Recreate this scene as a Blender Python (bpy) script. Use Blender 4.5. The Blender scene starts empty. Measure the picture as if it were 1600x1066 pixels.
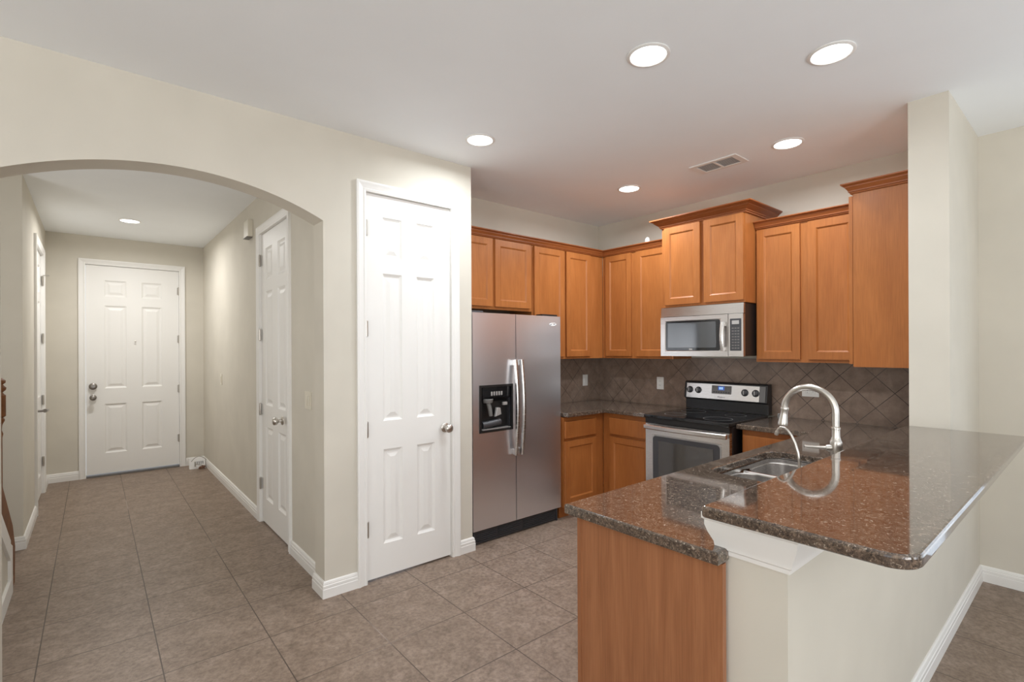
import bpy, bmesh, math, random
from mathutils import Vector, Matrix

random.seed(7)
SC = bpy.context.scene
COL = SC.collection

# ------------------------------------------------------------------ camera
cam_d = bpy.data.cameras.new('camera')
cam = bpy.data.objects.new('camera', cam_d)
COL.objects.link(cam)
cam_d.sensor_width = 36.0
cam_d.lens = 36.0 * 781.0 / 1600.0
cam_d.shift_y = 11.6 / 1600.0
cam_d.clip_start = 0.02
cam.matrix_world = (Matrix.Translation((0, 0, 1.465)) @ Matrix.Rotation(math.radians(-39.95), 4, 'Z')
                    @ Matrix.Rotation(math.radians(90), 4, 'X') @ Matrix.Rotation(-0.0044, 4, 'Z'))
SC.camera = cam

# ------------------------------------------------------------------ world, daylight, exposure
w = bpy.data.worlds.new('sky')
SC.world = w
w.use_nodes = True
bg = w.node_tree.nodes['Background']
bg.inputs['Color'].default_value = (0.80, 0.89, 1.0, 1)
bg.inputs['Strength'].default_value = 1.4
SC.view_settings.view_transform = 'Standard'
SC.view_settings.look = 'None'
SC.view_settings.gamma = 1.0
SC.view_settings.use_curve_mapping = False
SC.view_settings.exposure = -0.08
SC.cycles.max_bounces = 10
SC.cycles.diffuse_bounces = 8
SC.cycles.glossy_bounces = 4
SC.cycles.sample_clamp_indirect = 8.0
SC.cycles.use_denoising = True


def area_light(name, loc, rot, sx, sy, power, color=(1, 1, 1), shape='RECTANGLE'):
    d = bpy.data.lights.new(name, 'AREA')
    d.shape = shape
    d.size = sx
    d.size_y = sy
    d.energy = power
    d.color = color
    o = bpy.data.objects.new(name, d)
    COL.objects.link(o)
    o.location = loc
    o.rotation_euler = rot
    return o


R = math.radians
# daylight entering by the patio doors and windows behind and beside the camera, then one added stairwell fill
area_light('window_light_patio', (-0.3, -3.45, 1.2), (R(150), 0, 0), 2.5, 2.0, 125, (1.0, 0.985, 0.955))
area_light('window_light_dining', (2.6, -3.45, 1.45), (R(150), 0, 0), 1.7, 1.4, 28, (1.0, 0.985, 0.955))
area_light('window_light_dining_side', (4.22, -1.3, 1.25), (R(135), 0, R(90)), 2.0, 1.9, 8, (0.90, 0.96, 1.0))
area_light('window_light_living', (-3.12, -0.6, 1.35), (R(145), 0, R(-90)), 2.4, 1.5, 85, (1.0, 0.985, 0.955))
area_light('fill_light_stairwell', (-1.45, 3.9, 1.7), (R(112), 0, R(-90)), 1.2, 1.2, 15, (1.0, 0.985, 0.955))  # unseen lamp added to brighten the hall; the stairwell has no window

H = 2.78            # ceiling height

# ------------------------------------------------------------------ materials
def mat(name, col=(0.8, 0.8, 0.8), rough=0.5, metal=0.0, spec=None, coat=0.0, coat_r=0.1):
    m = bpy.data.materials.new(name)
    m.use_nodes = True
    b = m.node_tree.nodes['Principled BSDF']
    b.inputs['Base Color'].default_value = (*col, 1)
    b.inputs['Roughness'].default_value = rough
    b.inputs['Metallic'].default_value = metal
    if spec is not None:
        b.inputs['Specular IOR Level'].default_value = spec
    b.inputs['Coat Weight'].default_value = coat
    b.inputs['Coat Roughness'].default_value = coat_r
    return m


class NT:
    """small helper for node trees"""
    def __init__(self, m):
        self.t = m.node_tree
        self.b = self.t.nodes['Principled BSDF']

    def n(self, typ, **kw):
        x = self.t.nodes.new(typ)
        for k, v in kw.items():
            if k.startswith('i_'):
                x.inputs[k[2:].replace('_', ' ')].default_value = v
            else:
                setattr(x, k, v)
        return x

    def l(self, a, b):
        self.t.links.new(a, b)

    def coords(self, scale=(1, 1, 1), rot=(0, 0, 0), loc=(0, 0, 0)):
        g = self.n('ShaderNodeNewGeometry')
        mp = self.n('ShaderNodeMapping')
        mp.inputs['Scale'].default_value = scale
        mp.inputs['Rotation'].default_value = rot
        mp.inputs['Location'].default_value = loc
        self.l(g.outputs['Position'], mp.inputs['Vector'])
        return mp.outputs['Vector']

    def noise(self, vec, scale, detail=3.0, rough=0.55, dist=0.0):
        x = self.n('ShaderNodeTexNoise')
        x.inputs['Scale'].default_value = scale
        x.inputs['Detail'].default_value = detail
        x.inputs['Roughness'].default_value = rough
        x.inputs['Distortion'].default_value = dist
        self.l(vec, x.inputs['Vector'])
        return x.outputs['Fac']

    def ramp(self, fac, stops):
        x = self.n('ShaderNodeValToRGB')
        e = x.color_ramp.elements
        while len(e) < len(stops):
            e.new(0.5)
        for i, (p, c) in enumerate(stops):
            e[i].position = p
            e[i].color = (*c, 1)
        self.l(fac, x.inputs['Fac'])
        return x.outputs['Color']

    def mix(self, fac, a, b, mode='MIX'):
        x = self.n('ShaderNodeMix', data_type='RGBA', blend_type=mode)
        for s, v in ((x.inputs[0], fac), (x.inputs[6], a), (x.inputs[7], b)):
            if hasattr(v, 'is_linked') or hasattr(v, 'links'):
                self.l(v, s)
            elif isinstance(v, (int, float)):
                s.default_value = v
            else:
                s.default_value = (*v, 1)
        return x.outputs[2]

    def math(self, op, a, b=None, c=None):
        x = self.n('ShaderNodeMath', operation=op)
        for i, v in enumerate((a, b, c)):
            if v is None:
                continue
            if hasattr(v, 'links'):
                self.l(v, x.inputs[i])
            else:
                x.inputs[i].default_value = v
        return x.outputs[0]

    def bump(self, h, strength=0.2, dist=0.002):
        x = self.n('ShaderNodeBump')
        x.inputs['Strength'].default_value = strength
        x.inputs['Distance'].default_value = dist
        self.l(h, x.inputs['Height'])
        self.l(x.outputs['Normal'], self.b.inputs['Normal'])


def paint(name, col, rough=0.75, bump=0.12, scale=220, var=0.03):
    m = mat(name, col, rough, spec=0.3)
    t = NT(m)
    v = t.coords()
    n2 = t.noise(v, 3.0, 2)
    t.l(t.ramp(n2, [(0.3, tuple(c * (1 - var) for c in col)), (0.7, tuple(min(1, c * (1 + var)) for c in col))]), t.b.inputs['Base Color'])
    t.bump(t.noise(v, scale, 2), bump, 0.001)
    return m


def wood(name, c1, c2, c3, scale, fine, rough=0.38, coat=0.08):
    m = mat(name, c2, rough, spec=0.3, coat=coat, coat_r=0.2)
    t = NT(m)
    v = t.coords(scale)
    n1 = t.noise(v, 2.2, 4, 0.6, 0.6)
    base = t.ramp(n1, [(0.25, c1), (0.5, c2), (0.75, c3)])
    vf = t.coords(fine)
    n2 = t.noise(vf, 1.0, 2, 0.7)
    dark = t.ramp(n2, [(0.35, (0.84, 0.84, 0.84)), (0.6, (1, 1, 1))])
    t.l(t.mix(1.0, base, dark, 'MULTIPLY'), t.b.inputs['Base Color'])
    t.bump(n2, 0.04, 0.0006)
    return m


M = {}
M['wall'] = paint('beige_wall_paint', (0.635, 0.60, 0.525))
M['ceiling'] = paint('white_ceiling_paint', (0.895, 0.925, 0.95), 0.85, 0.25, 90, 0.01)
M['trim'] = paint('white_trim_paint', (0.82, 0.81, 0.785), 0.38, 0.02, 300, 0.004)
M['door'] = paint('white_door_paint', (0.82, 0.81, 0.785), 0.42, 0.03, 260, 0.004)
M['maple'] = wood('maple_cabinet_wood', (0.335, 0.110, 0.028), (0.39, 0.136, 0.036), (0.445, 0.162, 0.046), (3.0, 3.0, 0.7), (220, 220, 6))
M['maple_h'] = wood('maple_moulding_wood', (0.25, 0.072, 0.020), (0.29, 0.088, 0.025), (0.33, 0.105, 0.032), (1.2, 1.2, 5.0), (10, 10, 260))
M['cherry'] = wood('brown_end_panel_wood', (0.29, 0.115, 0.05), (0.34, 0.14, 0.062), (0.40, 0.17, 0.078), (9.0, 9.0, 0.9), (260, 260, 5), 0.4, 0.15)
M['brownwood'] = wood('dark_stained_stair_wood', (0.13, 0.046, 0.014), (0.19, 0.070, 0.021), (0.25, 0.098, 0.032), (5, 3, 3), (200, 30, 30), 0.55, 0.0)
M['inside'] = mat('cabinet_inside_shade', (0.10, 0.06, 0.035), 0.8)


def steel(name, col, rough, stretch):
    m = mat(name, col, rough, 1.0)
    t = NT(m)
    v = t.coords(stretch)
    n = t.noise(v, 1.0, 2, 0.6)
    r = t.n('ShaderNodeMapRange')
    r.inputs['To Min'].default_value = rough * 0.85
    r.inputs['To Max'].default_value = rough * 1.25
    t.l(n, r.inputs['Value'])
    t.l(r.outputs[0], t.b.inputs['Roughness'])
    t.bump(n, 0.03, 0.0003)
    return m


M['steel'] = steel('brushed_stainless_steel', (0.90, 0.93, 1.0), 0.30, (4, 4, 700))
M['steel_mw'] = steel('grey_stainless_steel', (0.52, 0.495, 0.475), 0.28, (4, 4, 500))
M['steel_bright'] = steel('bright_stainless_steel', (0.62, 0.60, 0.58), 0.25, (4, 4, 500))
M['steel_sink'] = mat('sink_stainless_steel', (0.74, 0.72, 0.70), 0.27, 1.0)
M['nickel'] = mat('brushed_nickel', (0.60, 0.57, 0.53), 0.30, 1.0)
M['nickel_dark'] = mat('satin_nickel', (0.50, 0.47, 0.43), 0.30, 1.0)
M['pewter'] = mat('dark_pewter', (0.30, 0.28, 0.26), 0.35, 1.0)
M['black'] = mat('black_plastic', (0.012, 0.011, 0.011), 0.35)
M['blackgloss'] = mat('black_glass', (0.010, 0.010, 0.011), 0.06)
M['greyplastic'] = mat('grey_plastic', (0.16, 0.155, 0.15), 0.4)
M['greydark'] = mat('dark_grey_plastic', (0.05, 0.05, 0.055), 0.4)
M['silverplastic'] = mat('silver_plastic', (0.45, 0.44, 0.43), 0.35, 0.4)
M['mwglass'] = mat('microwave_window_glass', (0.055, 0.06, 0.065), 0.08, spec=0.9)
M['ovenglass'] = mat('oven_window_glass', (0.05, 0.045, 0.04), 0.07, spec=0.9)
M['plate'] = mat('white_switch_plastic', (0.80, 0.785, 0.75), 0.35)
M['platebeige'] = mat('cream_switch_plastic', (0.70, 0.66, 0.56), 0.35)
M['white'] = mat('white_plastic', (0.82, 0.81, 0.79), 0.4)
M['cable'] = mat('grey_cable', (0.35, 0.33, 0.28), 0.5)
M['rust'] = mat('brown_cable_knot', (0.20, 0.10, 0.06), 0.6)
M['ventdark'] = mat('vent_inside_shade', (0.42, 0.42, 0.42), 0.8)

m = mat('lamp_lens', (1, 1, 1), 0.5)
m.node_tree.nodes['Principled BSDF'].inputs['Emission Color'].default_value = (1.0, 0.985, 0.95, 1)
m.node_tree.nodes['Principled BSDF'].inputs['Emission Strength'].default_value = 6.0
M['lens'] = m
m = mat('blue_clock_display', (0.01, 0.02, 0.06), 0.2)
m.node_tree.nodes['Principled BSDF'].inputs['Emission Color'].default_value = (0.08, 0.2, 0.75, 1)
m.node_tree.nodes['Principled BSDF'].inputs['Emission Strength'].default_value = 0.5
M['display'] = m
m = mat('pale_display_digits', (0.3, 0.5, 0.8), 0.2)
m.node_tree.nodes['Principled BSDF'].inputs['Emission Color'].default_value = (0.45, 0.7, 1.0, 1)
m.node_tree.nodes['Principled BSDF'].inputs['Emission Strength'].default_value = 0.9
M['digits'] = m


def tile_floor():
    m = mat('brown_floor_tile', (0.2, 0.16, 0.13), 0.42, spec=0.4)
    t = NT(m)
    v = t.coords()
    P = 0.445
    sep = t.n('ShaderNodeSeparateXYZ')
    t.l(v, sep.inputs[0])
    def line(o, off):
        a = t.math('ADD', o, off)
        a = t.math('DIVIDE', a, P)
        f = t.math('FRACT', a)
        d = t.math('ABSOLUTE', t.math('SUBTRACT', f, 0.5))
        return t.math('GREATER_THAN', d, 0.5 - 0.0056), t.math('FLOOR', a)
    gx, ix = line(sep.outputs[0], 0.206 + 20 * P)
    gy, iy = line(sep.outputs[1], -1.857 + 20 * P)
    g = t.math('MAXIMUM', gx, gy)
    cid = t.n('ShaderNodeCombineXYZ')
    t.l(ix, cid.inputs[0]); t.l(iy, cid.inputs[1])
    wn = t.n('ShaderNodeTexWhiteNoise', noise_dimensions='3D')
    t.l(cid.outputs[0], wn.inputs['Vector'])
    off = t.n('ShaderNodeVectorMath', operation='MULTIPLY_ADD')
    t.l(wn.outputs['Color'], off.inputs[0]); off.inputs[1].default_value = (7, 7, 7); t.l(v, off.inputs[2])
    n1 = t.noise(off.outputs[0], 9.0, 6, 0.66, 0.4)
    n2 = t.noise(off.outputs[0], 45.0, 4, 0.7)
    base = t.ramp(n1, [(0.28, (0.205, 0.150, 0.112)), (0.5, (0.265, 0.198, 0.151)), (0.72, (0.328, 0.250, 0.197))])
    spk = t.ramp(n2, [(0.32, (0.64, 0.61, 0.59)), (0.62, (1.10, 1.10, 1.10))])
    base = t.mix(1.0, base, spk, 'MULTIPLY')
    gn = t.noise(v, 1.3, 1)
    grout = t.ramp(gn, [(0.40, (0.070, 0.048, 0.035)), (0.62, (0.10, 0.072, 0.055)), (0.70, (0.32, 0.26, 0.225))])
    t.l(t.mix(g, base, grout), t.b.inputs['Base Color'])
    hh = t.math('SUBTRACT', t.math('MULTIPLY', n1, 0.4), t.math('MULTIPLY', g, 1.0))
    t.bump(hh, 0.25, 0.002)
    return m


def tile_splash():
    m = mat('grey_brown_wall_tile', (0.2, 0.17, 0.14), 0.34, spec=0.45)
    t = NT(m)
    v = t.coords()
    sep = t.n('ShaderNodeSeparateXYZ')
    t.l(v, sep.inputs[0])
    s = t.math('ADD', sep.outputs[0], sep.outputs[1])      # runs along either wall
    P = 0.155
    def line(o):
        f = t.math('FRACT', t.math('DIVIDE', o, P))
        d = t.math('ABSOLUTE', t.math('SUBTRACT', f, 0.5))
        return t.math('GREATER_THAN', d, 0.5 - 0.012), t.math('FLOOR', t.math('DIVIDE', o, P))
    a = t.math('MULTIPLY', t.math('ADD', t.math('ADD', s, sep.outputs[2]), 0.0847), 0.7071)
    b = t.math('MULTIPLY', t.math('ADD', t.math('SUBTRACT', s, sep.outputs[2]), 0.1825), 0.7071)
    ga, ia = line(a)
    gb, ib = line(b)
    g = t.math('MAXIMUM', ga, gb)
    cid = t.n('ShaderNodeCombineXYZ')
    t.l(ia, cid.inputs[0]); t.l(ib, cid.inputs[1])
    wn = t.n('ShaderNodeTexWhiteNoise', noise_dimensions='3D')
    t.l(cid.outputs[0], wn.inputs['Vector'])
    n1 = t.noise(v, 14.0, 5, 0.65)
    base = t.ramp(n1, [(0.3, (0.200, 0.140, 0.106)), (0.5, (0.26, 0.186, 0.142)), (0.7, (0.32, 0.235, 0.182))])
    tv = t.ramp(wn.outputs['Value'], [(0.0, (0.9, 0.9, 0.9)), (1.0, (1.08, 1.08, 1.08))])
    base = t.mix(1.0, base, tv, 'MULTIPLY')
    gcol = t.ramp(t.noise(v, 2.2, 1), [(0.45, (0.045, 0.032, 0.026)), (0.62, (0.20, 0.165, 0.14))])
    t.l(t.mix(g, base, gcol), t.b.inputs['Base Color'])
    t.bump(t.math('SUBTRACT', t.math('MULTIPLY', n1, 0.3), g), 0.3, 0.0015)
    return m


def granite():
    m = mat('speckled_brown_granite', (0.05, 0.04, 0.03), 0.07, spec=0.5)
    t = NT(m)
    v = t.coords((1.0, 1.0, 1.0))
    n0 = t.noise(v, 42.0, 5, 0.65, 0.5)
    n1 = t.noise(v, 120.0, 4, 0.7, 0.8)
    vs = t.coords((1, 1, 1), loc=(3, 1, 2))
    n2 = t.noise(vs, 100.0, 3, 0.6, 1.2)
    n3 = t.noise(vs, 210.0, 2, 0.6, 0.5)
    base = t.ramp(n0, [(0.3, (0.030, 0.022, 0.017)), (0.5, (0.080, 0.057, 0.043)), (0.68, (0.140, 0.101, 0.075))])
    tan = t.ramp(n1, [(0.50, (0, 0, 0)), (0.64, (1, 1, 1))])
    c = t.mix(t.math('MULTIPLY', tan, 0.75), base, (0.26, 0.19, 0.14))
    blk = t.ramp(n3, [(0.34, (1, 1, 1)), (0.44, (0, 0, 0))])
    c = t.mix(t.math('MULTIPLY', blk, 0.75), c, (0.010, 0.009, 0.009))
    lt = t.ramp(n2, [(0.61, (0, 0, 0)), (0.67, (1, 1, 1))])
    c = t.mix(t.math('MULTIPLY', lt, 0.9), c, (0.44, 0.37, 0.30))
    t.l(c, t.b.inputs['Base Color'])
    t.b.inputs['IOR'].default_value = 1.58
    t.b.inputs['Coat Weight'].default_value = 0.5
    t.b.inputs['Coat Roughness'].default_value = 0.03
    t.b.inputs['Coat IOR'].default_value = 1.6
    return m


M['floor'] = tile_floor()
M['splash'] = tile_splash()
M['granite'] = granite()


# ------------------------------------------------------------------ mesh building
class MB:
    def __init__(self):
        self.bm = bmesh.new()

    def box(self, lo, hi, bevel=0.0, seg=2):
        lo, hi = Vector(lo), Vector(hi)
        lo, hi = Vector(map(min, lo, hi)), Vector(map(max, lo, hi))
        b = bmesh.new()
        bmesh.ops.create_cube(b, size=1.0)
        for v in b.verts:
            v.co = Vector((lo[i] + (v.co[i] + 0.5) * (hi[i] - lo[i]) for i in range(3)))
        if bevel > 0:
            bmesh.ops.bevel(b, geom=b.edges[:], offset=bevel, segments=seg, affect='EDGES', profile=0.6)
        self._merge(b)
        return self

    def _merge(self, b, mtx=None):
        me = bpy.data.meshes.new('tmp')
        b.to_mesh(me)
        b.free()
        if mtx is not None:
            me.transform(mtx)
        self.bm.from_mesh(me)
        bpy.data.meshes.remove(me)

    def quad(self, *pts):
        vs = [self.bm.verts.new(p) for p in pts]
        self.bm.faces.new(vs)

    def prism(self, pts, axis, a0, a1, bevel=0.0, seg=2, vert_only=None):
        """pts: 2D outline in the two other axes (in order), extruded along axis from a0 to a1"""
        def P(p, a):
            if axis == 0:
                return (a, p[0], p[1])
            if axis == 1:
                return (p[0], a, p[1])
            return (p[0], p[1], a)
        b = bmesh.new()
        v0 = [b.verts.new(P(p, a0)) for p in pts]
        v1 = [b.verts.new(P(p, a1)) for p in pts]
        n = len(pts)
        b.faces.new(v0)
        b.faces.new(list(reversed(v1)))
        for i in range(n):
            b.faces.new((v0[i], v1[i], v1[(i + 1) % n], v0[(i + 1) % n]))
        bmesh.ops.recalc_face_normals(b, faces=b.faces[:])
        if bevel > 0:
            b.edges.ensure_lookup_table()
            es = [e for e in b.edges if (e.verts[0] in v0) == (e.verts[1] in v0)]
            bmesh.ops.bevel(b, geom=es, offset=bevel, segments=seg, affect='EDGES', profile=0.5)
        self._merge(b)
        return self

    def tube(self, pts, r, n=12, caps=True):
        pts = [Vector(p) for p in pts]
        rs = r if isinstance(r, (list, tuple)) else [r] * len(pts)
        t0 = (pts[1] - pts[0]).normalized()
        ref = Vector((0, 0, 1)) if abs(t0.z) < 0.9 else Vector((1, 0, 0))
        nrm = (ref - t0 * ref.dot(t0)).normalized()
        rings = []
        for i, p in enumerate(pts):
            t = (pts[min(i + 1, len(pts) - 1)] - pts[max(i - 1, 0)]).normalized()
            nrm = (nrm - t * nrm.dot(t)).normalized()
            bn = t.cross(nrm)
            rings.append([self.bm.verts.new(p + (nrm * math.cos(2 * math.pi * k / n) + bn * math.sin(2 * math.pi * k / n)) * rs[i]) for k in range(n)])
        for a, b in zip(rings, rings[1:]):
            for k in range(n):
                self.bm.faces.new((a[k], a[(k + 1) % n], b[(k + 1) % n], b[k]))
        if caps:
            self.bm.faces.new(list(reversed(rings[0])))
            self.bm.faces.new(rings[-1])
        return self

    def lathe(self, prof, centre, axis=(0, 0, 1), n=24, squash=None):
        """prof: list of (radius, distance along axis)"""
        ax = Vector(axis).normalized()
        ref = Vector((0, 0, 1)) if abs(ax.z) < 0.9 else Vector((1, 0, 0))
        u = (ref - ax * ref.dot(ax)).normalized()
        v = ax.cross(u)
        c = Vector(centre)
        rings = []
        for r, h in prof:
            if r < 1e-6:
                rings.append([self.bm.verts.new(c + ax * h)])
            else:
                rings.append([self.bm.verts.new(c + ax * h + (u * math.cos(2 * math.pi * k / n) + v * math.sin(2 * math.pi * k / n)) * r) for k in range(n)])
        for a, b in zip(rings, rings[1:]):
            for k in range(n):
                k2 = (k + 1) % n
                if len(a) == 1 and len(b) == 1:
                    continue
                if len(a) == 1:
                    self.bm.faces.new((a[0], b[k2], b[k]))
                elif len(b) == 1:
                    self.bm.faces.new((a[k], a[k2], b[0]))
                else:
                    self.bm.faces.new((a[k], a[k2], b[k2], b[k]))
        return self

    def sweep(self, path, prof, side=1):
        """horizontal moulding: path of (x, y), prof of (out, z); out is measured to the right of the path (side=1) or left"""
        P = [Vector((p[0], p[1], 0)) for p in path]
        n = len(P)
        offs = []
        for i in range(n):
            def nr(a, b):
                d = (b - a).normalized()
                return Vector((d.y, -d.x, 0)) * side
            if i == 0:
                o = nr(P[0], P[1])
            elif i == n - 1:
                o = nr(P[-2], P[-1])
            else:
                a, b = nr(P[i - 1], P[i]), nr(P[i], P[i + 1])
                o = (a + b) / (1 + a.dot(b))
            offs.append(o)
        rings = [[self.bm.verts.new(P[i] + offs[i] * d + Vector((0, 0, z))) for d, z in prof] for i in range(n)]
        k = len(prof)
        for a, b in zip(rings, rings[1:]):
            for j in range(k):
                self.bm.faces.new((a[j], a[(j + 1) % k], b[(j + 1) % k], b[j]))
        self.bm.faces.new(rings[0])
        self.bm.faces.new(list(reversed(rings[-1])))
        return self

    def leaf(self, o, u, nrm, x0, x1, z0, z1, panels, rings, thick):
        """door leaf: front face in the plane through o (normal nrm), sides and back; panels get stepped rings (inset, depth)"""
        o, u, nrm = Vector(o), Vector(u), Vector(nrm)
        def P(a, z, d=0.0):
            return o + u * a + Vector((0, 0, z)) + nrm * d
        xs = sorted({x0, x1, *[p[0] for p in panels], *[p[1] for p in panels]})
        zs = sorted({z0, z1, *[p[2] for p in panels], *[p[3] for p in panels]})
        for i in range(len(xs) - 1):
            for j in range(len(zs) - 1):
                a0, a1, b0, b1 = xs[i], xs[i + 1], zs[j], zs[j + 1]
                ca, cb = (a0 + a1) / 2, (b0 + b1) / 2
                if any(p[0] < ca < p[1] and p[2] < cb < p[3] for p in panels):
                    continue
                self.quad(P(a0, b0), P(a1, b0), P(a1, b1), P(a0, b1))
        for a0, a1, b0, b1 in panels:
            prev = (0.0, 0.0)
            for ins, dep in rings:
                pi, pd = prev
                A = [P(a0 + pi, b0 + pi, pd), P(a1 - pi, b0 + pi, pd), P(a1 - pi, b1 - pi, pd), P(a0 + pi, b1 - pi, pd)]
                B = [P(a0 + ins, b0 + ins, dep), P(a1 - ins, b0 + ins, dep), P(a1 - ins, b1 - ins, dep), P(a0 + ins, b1 - ins, dep)]
                for k in range(4):
                    self.quad(A[k], A[(k + 1) % 4], B[(k + 1) % 4], B[k])
                prev = (ins, dep)
            i, d = prev
            self.quad(P(a0 + i, b0 + i, d), P(a1 - i, b0 + i, d), P(a1 - i, b1 - i, d), P(a0 + i, b1 - i, d))
        c = [(x0, z0), (x1, z0), (x1, z1), (x0, z1)]
        for k in range(4):
            p, q = c[k], c[(k + 1) % 4]
            self.quad(P(*p), P(*q), P(*q, -thick), P(*p, -thick))
        self.quad(*[P(*p, -thick) for p in c])
        return self

    def build(self, name, material, parent=None, smooth=None, kind=None):
        bmesh.ops.remove_doubles(self.bm, verts=self.bm.verts[:], dist=1e-5)
        bmesh.ops.recalc_face_normals(self.bm, faces=self.bm.faces[:])
        me = bpy.data.meshes.new(name)
        self.bm.to_mesh(me)
        self.bm.free()
        if parent is not None:
            base = Vector((0, 0, 0))
            q = parent
            while q is not None:
                base += q.location
                q = q.parent
            me.transform(Matrix.Translation(-base))
        me.materials.append(M[material] if isinstance(material, str) else material)
        o = bpy.data.objects.new(name, me)
        COL.objects.link(o)
        if parent is not None:
            o.parent = parent
        if smooth is not None:
            for p in me.polygons:
                p.use_smooth = True
            me.set_sharp_from_angle(angle=math.radians(smooth))
            wn_ = o.modifiers.new('weighted_normals', 'WEIGHTED_NORMAL')
            wn_.keep_sharp = True
            wn_.weight = 80
        if kind:
            o['kind'] = kind
        return o


def tag(o, label, cat, group=None, kind=None):
    o['label'] = label
    o['category'] = cat
    if group:
        o['group'] = group
    if kind:
        o['kind'] = kind
    return o


def thing(name, loc, label, cat, group=None, kind=None):
    o = bpy.data.objects.new(name, None)
    o.empty_display_size = 0.1
    COL.objects.link(o)
    o.location = loc
    return tag(o, label, cat, group, kind)


def struct(name, mb, material, label, cat, smooth=None):
    o = mb.build(name, material, None, smooth)
    return tag(o, label, cat, kind='structure')


def copy_tree(o, parent=None):
    c = o.copy()
    COL.objects.link(c)
    if parent is not None:
        c.parent = parent
    for ch in list(o.children):
        copy_tree(ch, c)
    return c


def arc(c, r, a0, a1, n, plane='xz', y=0):
    out = []
    for i in range(n + 1):
        a = a0 + (a1 - a0) * i / n
        out.append((c[0] + r * math.cos(a), c[1] + r * math.sin(a)))
    return out


# ------------------------------------------------------------------ room shell
XR, YF = 4.20, 3.55          # range wall, refrigerator wall
XD = 4.26                    # dining side wall
YP0, YP1 = 2.97, 3.13        # pantry wall faces
YS0, YS1 = 0.523, 0.692      # stub wall / pony wall faces
XC = 3.37                    # end of the stub wall
XE = 1.344                   # end of the pony wall
XH = 1.09                    # hall right wall
XL = -0.40                   # hall left wall
YE = 7.50                    # hall end wall
YB, XW = -3.5, -3.2          # unseen back and left walls

struct('floor', MB().box((XW - 0.15, YB - 0.15, -0.1), (4.5, 7.7, 0.0)), 'floor', 'brown square tiled floor through hall and kitchen', 'floor')
struct('ceiling', MB().box((XW - 0.15, YB - 0.15, H), (4.5, 7.7, H + 0.1)), 'ceiling', 'plain white ceiling over hall and kitchen', 'ceiling')

# pantry wall with the arched opening and the door opening
AX0, AX1, AZ, ARISE = -0.312, 1.040, 2.224, 0.154
half = (AX1 - AX0) / 2
ar = (half * half + ARISE * ARISE) / (2 * ARISE)
acx, acz = (AX0 + AX1) / 2, AZ + ARISE - ar
aa = math.asin(half / ar)
arch = [(acx + ar * math.sin(-aa + 2 * aa * i / 40), acz + ar * math.cos(-aa + 2 * aa * i / 40)) for i in range(41)]
PD0, PD1, PDT = 1.297, 1.933, 2.452      # pantry door opening
w_ = MB()
w_.prism([(XW, 0), (AX0, 0), (AX0, H), (XW, H)], 1, YP0, YP1)
for p, q in zip(arch, arch[1:]):
    w_.prism([p, q, (q[0], H), (p[0], H)], 1, YP0, YP1)
w_.prism([(AX1, 0), (PD0, 0), (PD0, H), (AX1, H)], 1, YP0, YP1)
w_.prism([(PD0, PDT), (PD1, PDT), (PD1, H), (PD0, H)], 1, YP0, YP1)
w_.prism([(PD1, 0), (2.106, 0), (2.106, H), (PD1, H)], 1, YP0, YP1)
w_.prism([(2.0, 0), (2.106, 0), (2.106, H), (2.0, H)], 1, YP1, YF)
struct('wall_pantry', w_, 'wall', 'beige wall with the arched hall opening and the pantry door', 'wall')

struct('wall_kitchen_back', MB().box((2.0, YF, 0), (4.4, YF + 0.12, H)), 'wall', 'beige wall behind the refrigerator', 'wall')
struct('wall_range', MB().box((XR, YS1, 0), (4.4, YF, H)), 'wall', 'beige wall behind the stove and microwave', 'wall')
struct('wall_stub', MB().box((XC, YS0, 0), (4.4, YS1, H)), 'wall', 'beige full height wall end rising at the far end of the breakfast bar', 'wall')
struct('wall_pony', MB().box((XE, YS0, 0), (XC, YS1, 1.008)), 'wall', 'beige half height wall carrying the granite breakfast bar', 'wall')
w_ = MB()
for y0, y1, z0, z1 in ((YB, -2.4, 0, H), (-2.4, -0.2, 2.3, H), (-0.2, YS0, 0, H)):
    w_.box((XD, y0, z0), (4.4, y1, z1))
struct('wall_dining', w_, 'wall', 'beige wall at the right edge beyond the breakfast bar', 'wall')

HD0, HD1, HDT = 3.825, 4.640, 2.445       # hall closet door opening
w_ = MB()
w_.box((XH, YP1, 0), (XH + 0.12, HD0, H)).box((XH, HD0, HDT), (XH + 0.12, HD1, H)).box((XH, HD1, 0), (XH + 0.12, YE, H))
struct('wall_hall_right', w_, 'wall', 'beige right hand wall of the hall with a white door', 'wall')
FD0, FD1, FDT = -0.072, 0.832, 2.455      # front door opening
w_ = MB()
w_.box((XL - 0.12, YE, 0), (FD0, YE + 0.12, H)).box((FD0, YE, FDT), (FD1, YE + 0.12, H)).box((FD1, YE, 0), (XH + 0.12, YE + 0.12, H))
struct('wall_hall_end', w_, 'wall', 'beige wall around the front door', 'wall')
LD0, LD1, LDT = 6.14, 7.03, 2.445
w_ = MB()
w_.box((XL - 0.12, 5.15, 0), (XL, LD0, H)).box((XL - 0.12, LD0, LDT), (XL, LD1, H)).box((XL - 0.12, LD1, 0), (XL, YE, H))
struct('wall_hall_left', w_, 'wall', 'beige left hand wall of the hall near the front door', 'wall')
struct('wall_hall_return', MB().box((-1.6, 5.15, 0), (XL - 0.12, 5.27, H)), 'wall', 'beige wall facing the room beside the foot of the stairs', 'wall')
struct('wall_stair_side', MB().box((-1.72, YP1, 0), (-1.6, 5.27, H)), 'wall', 'beige wall on the far side of the stairs', 'wall')

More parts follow.
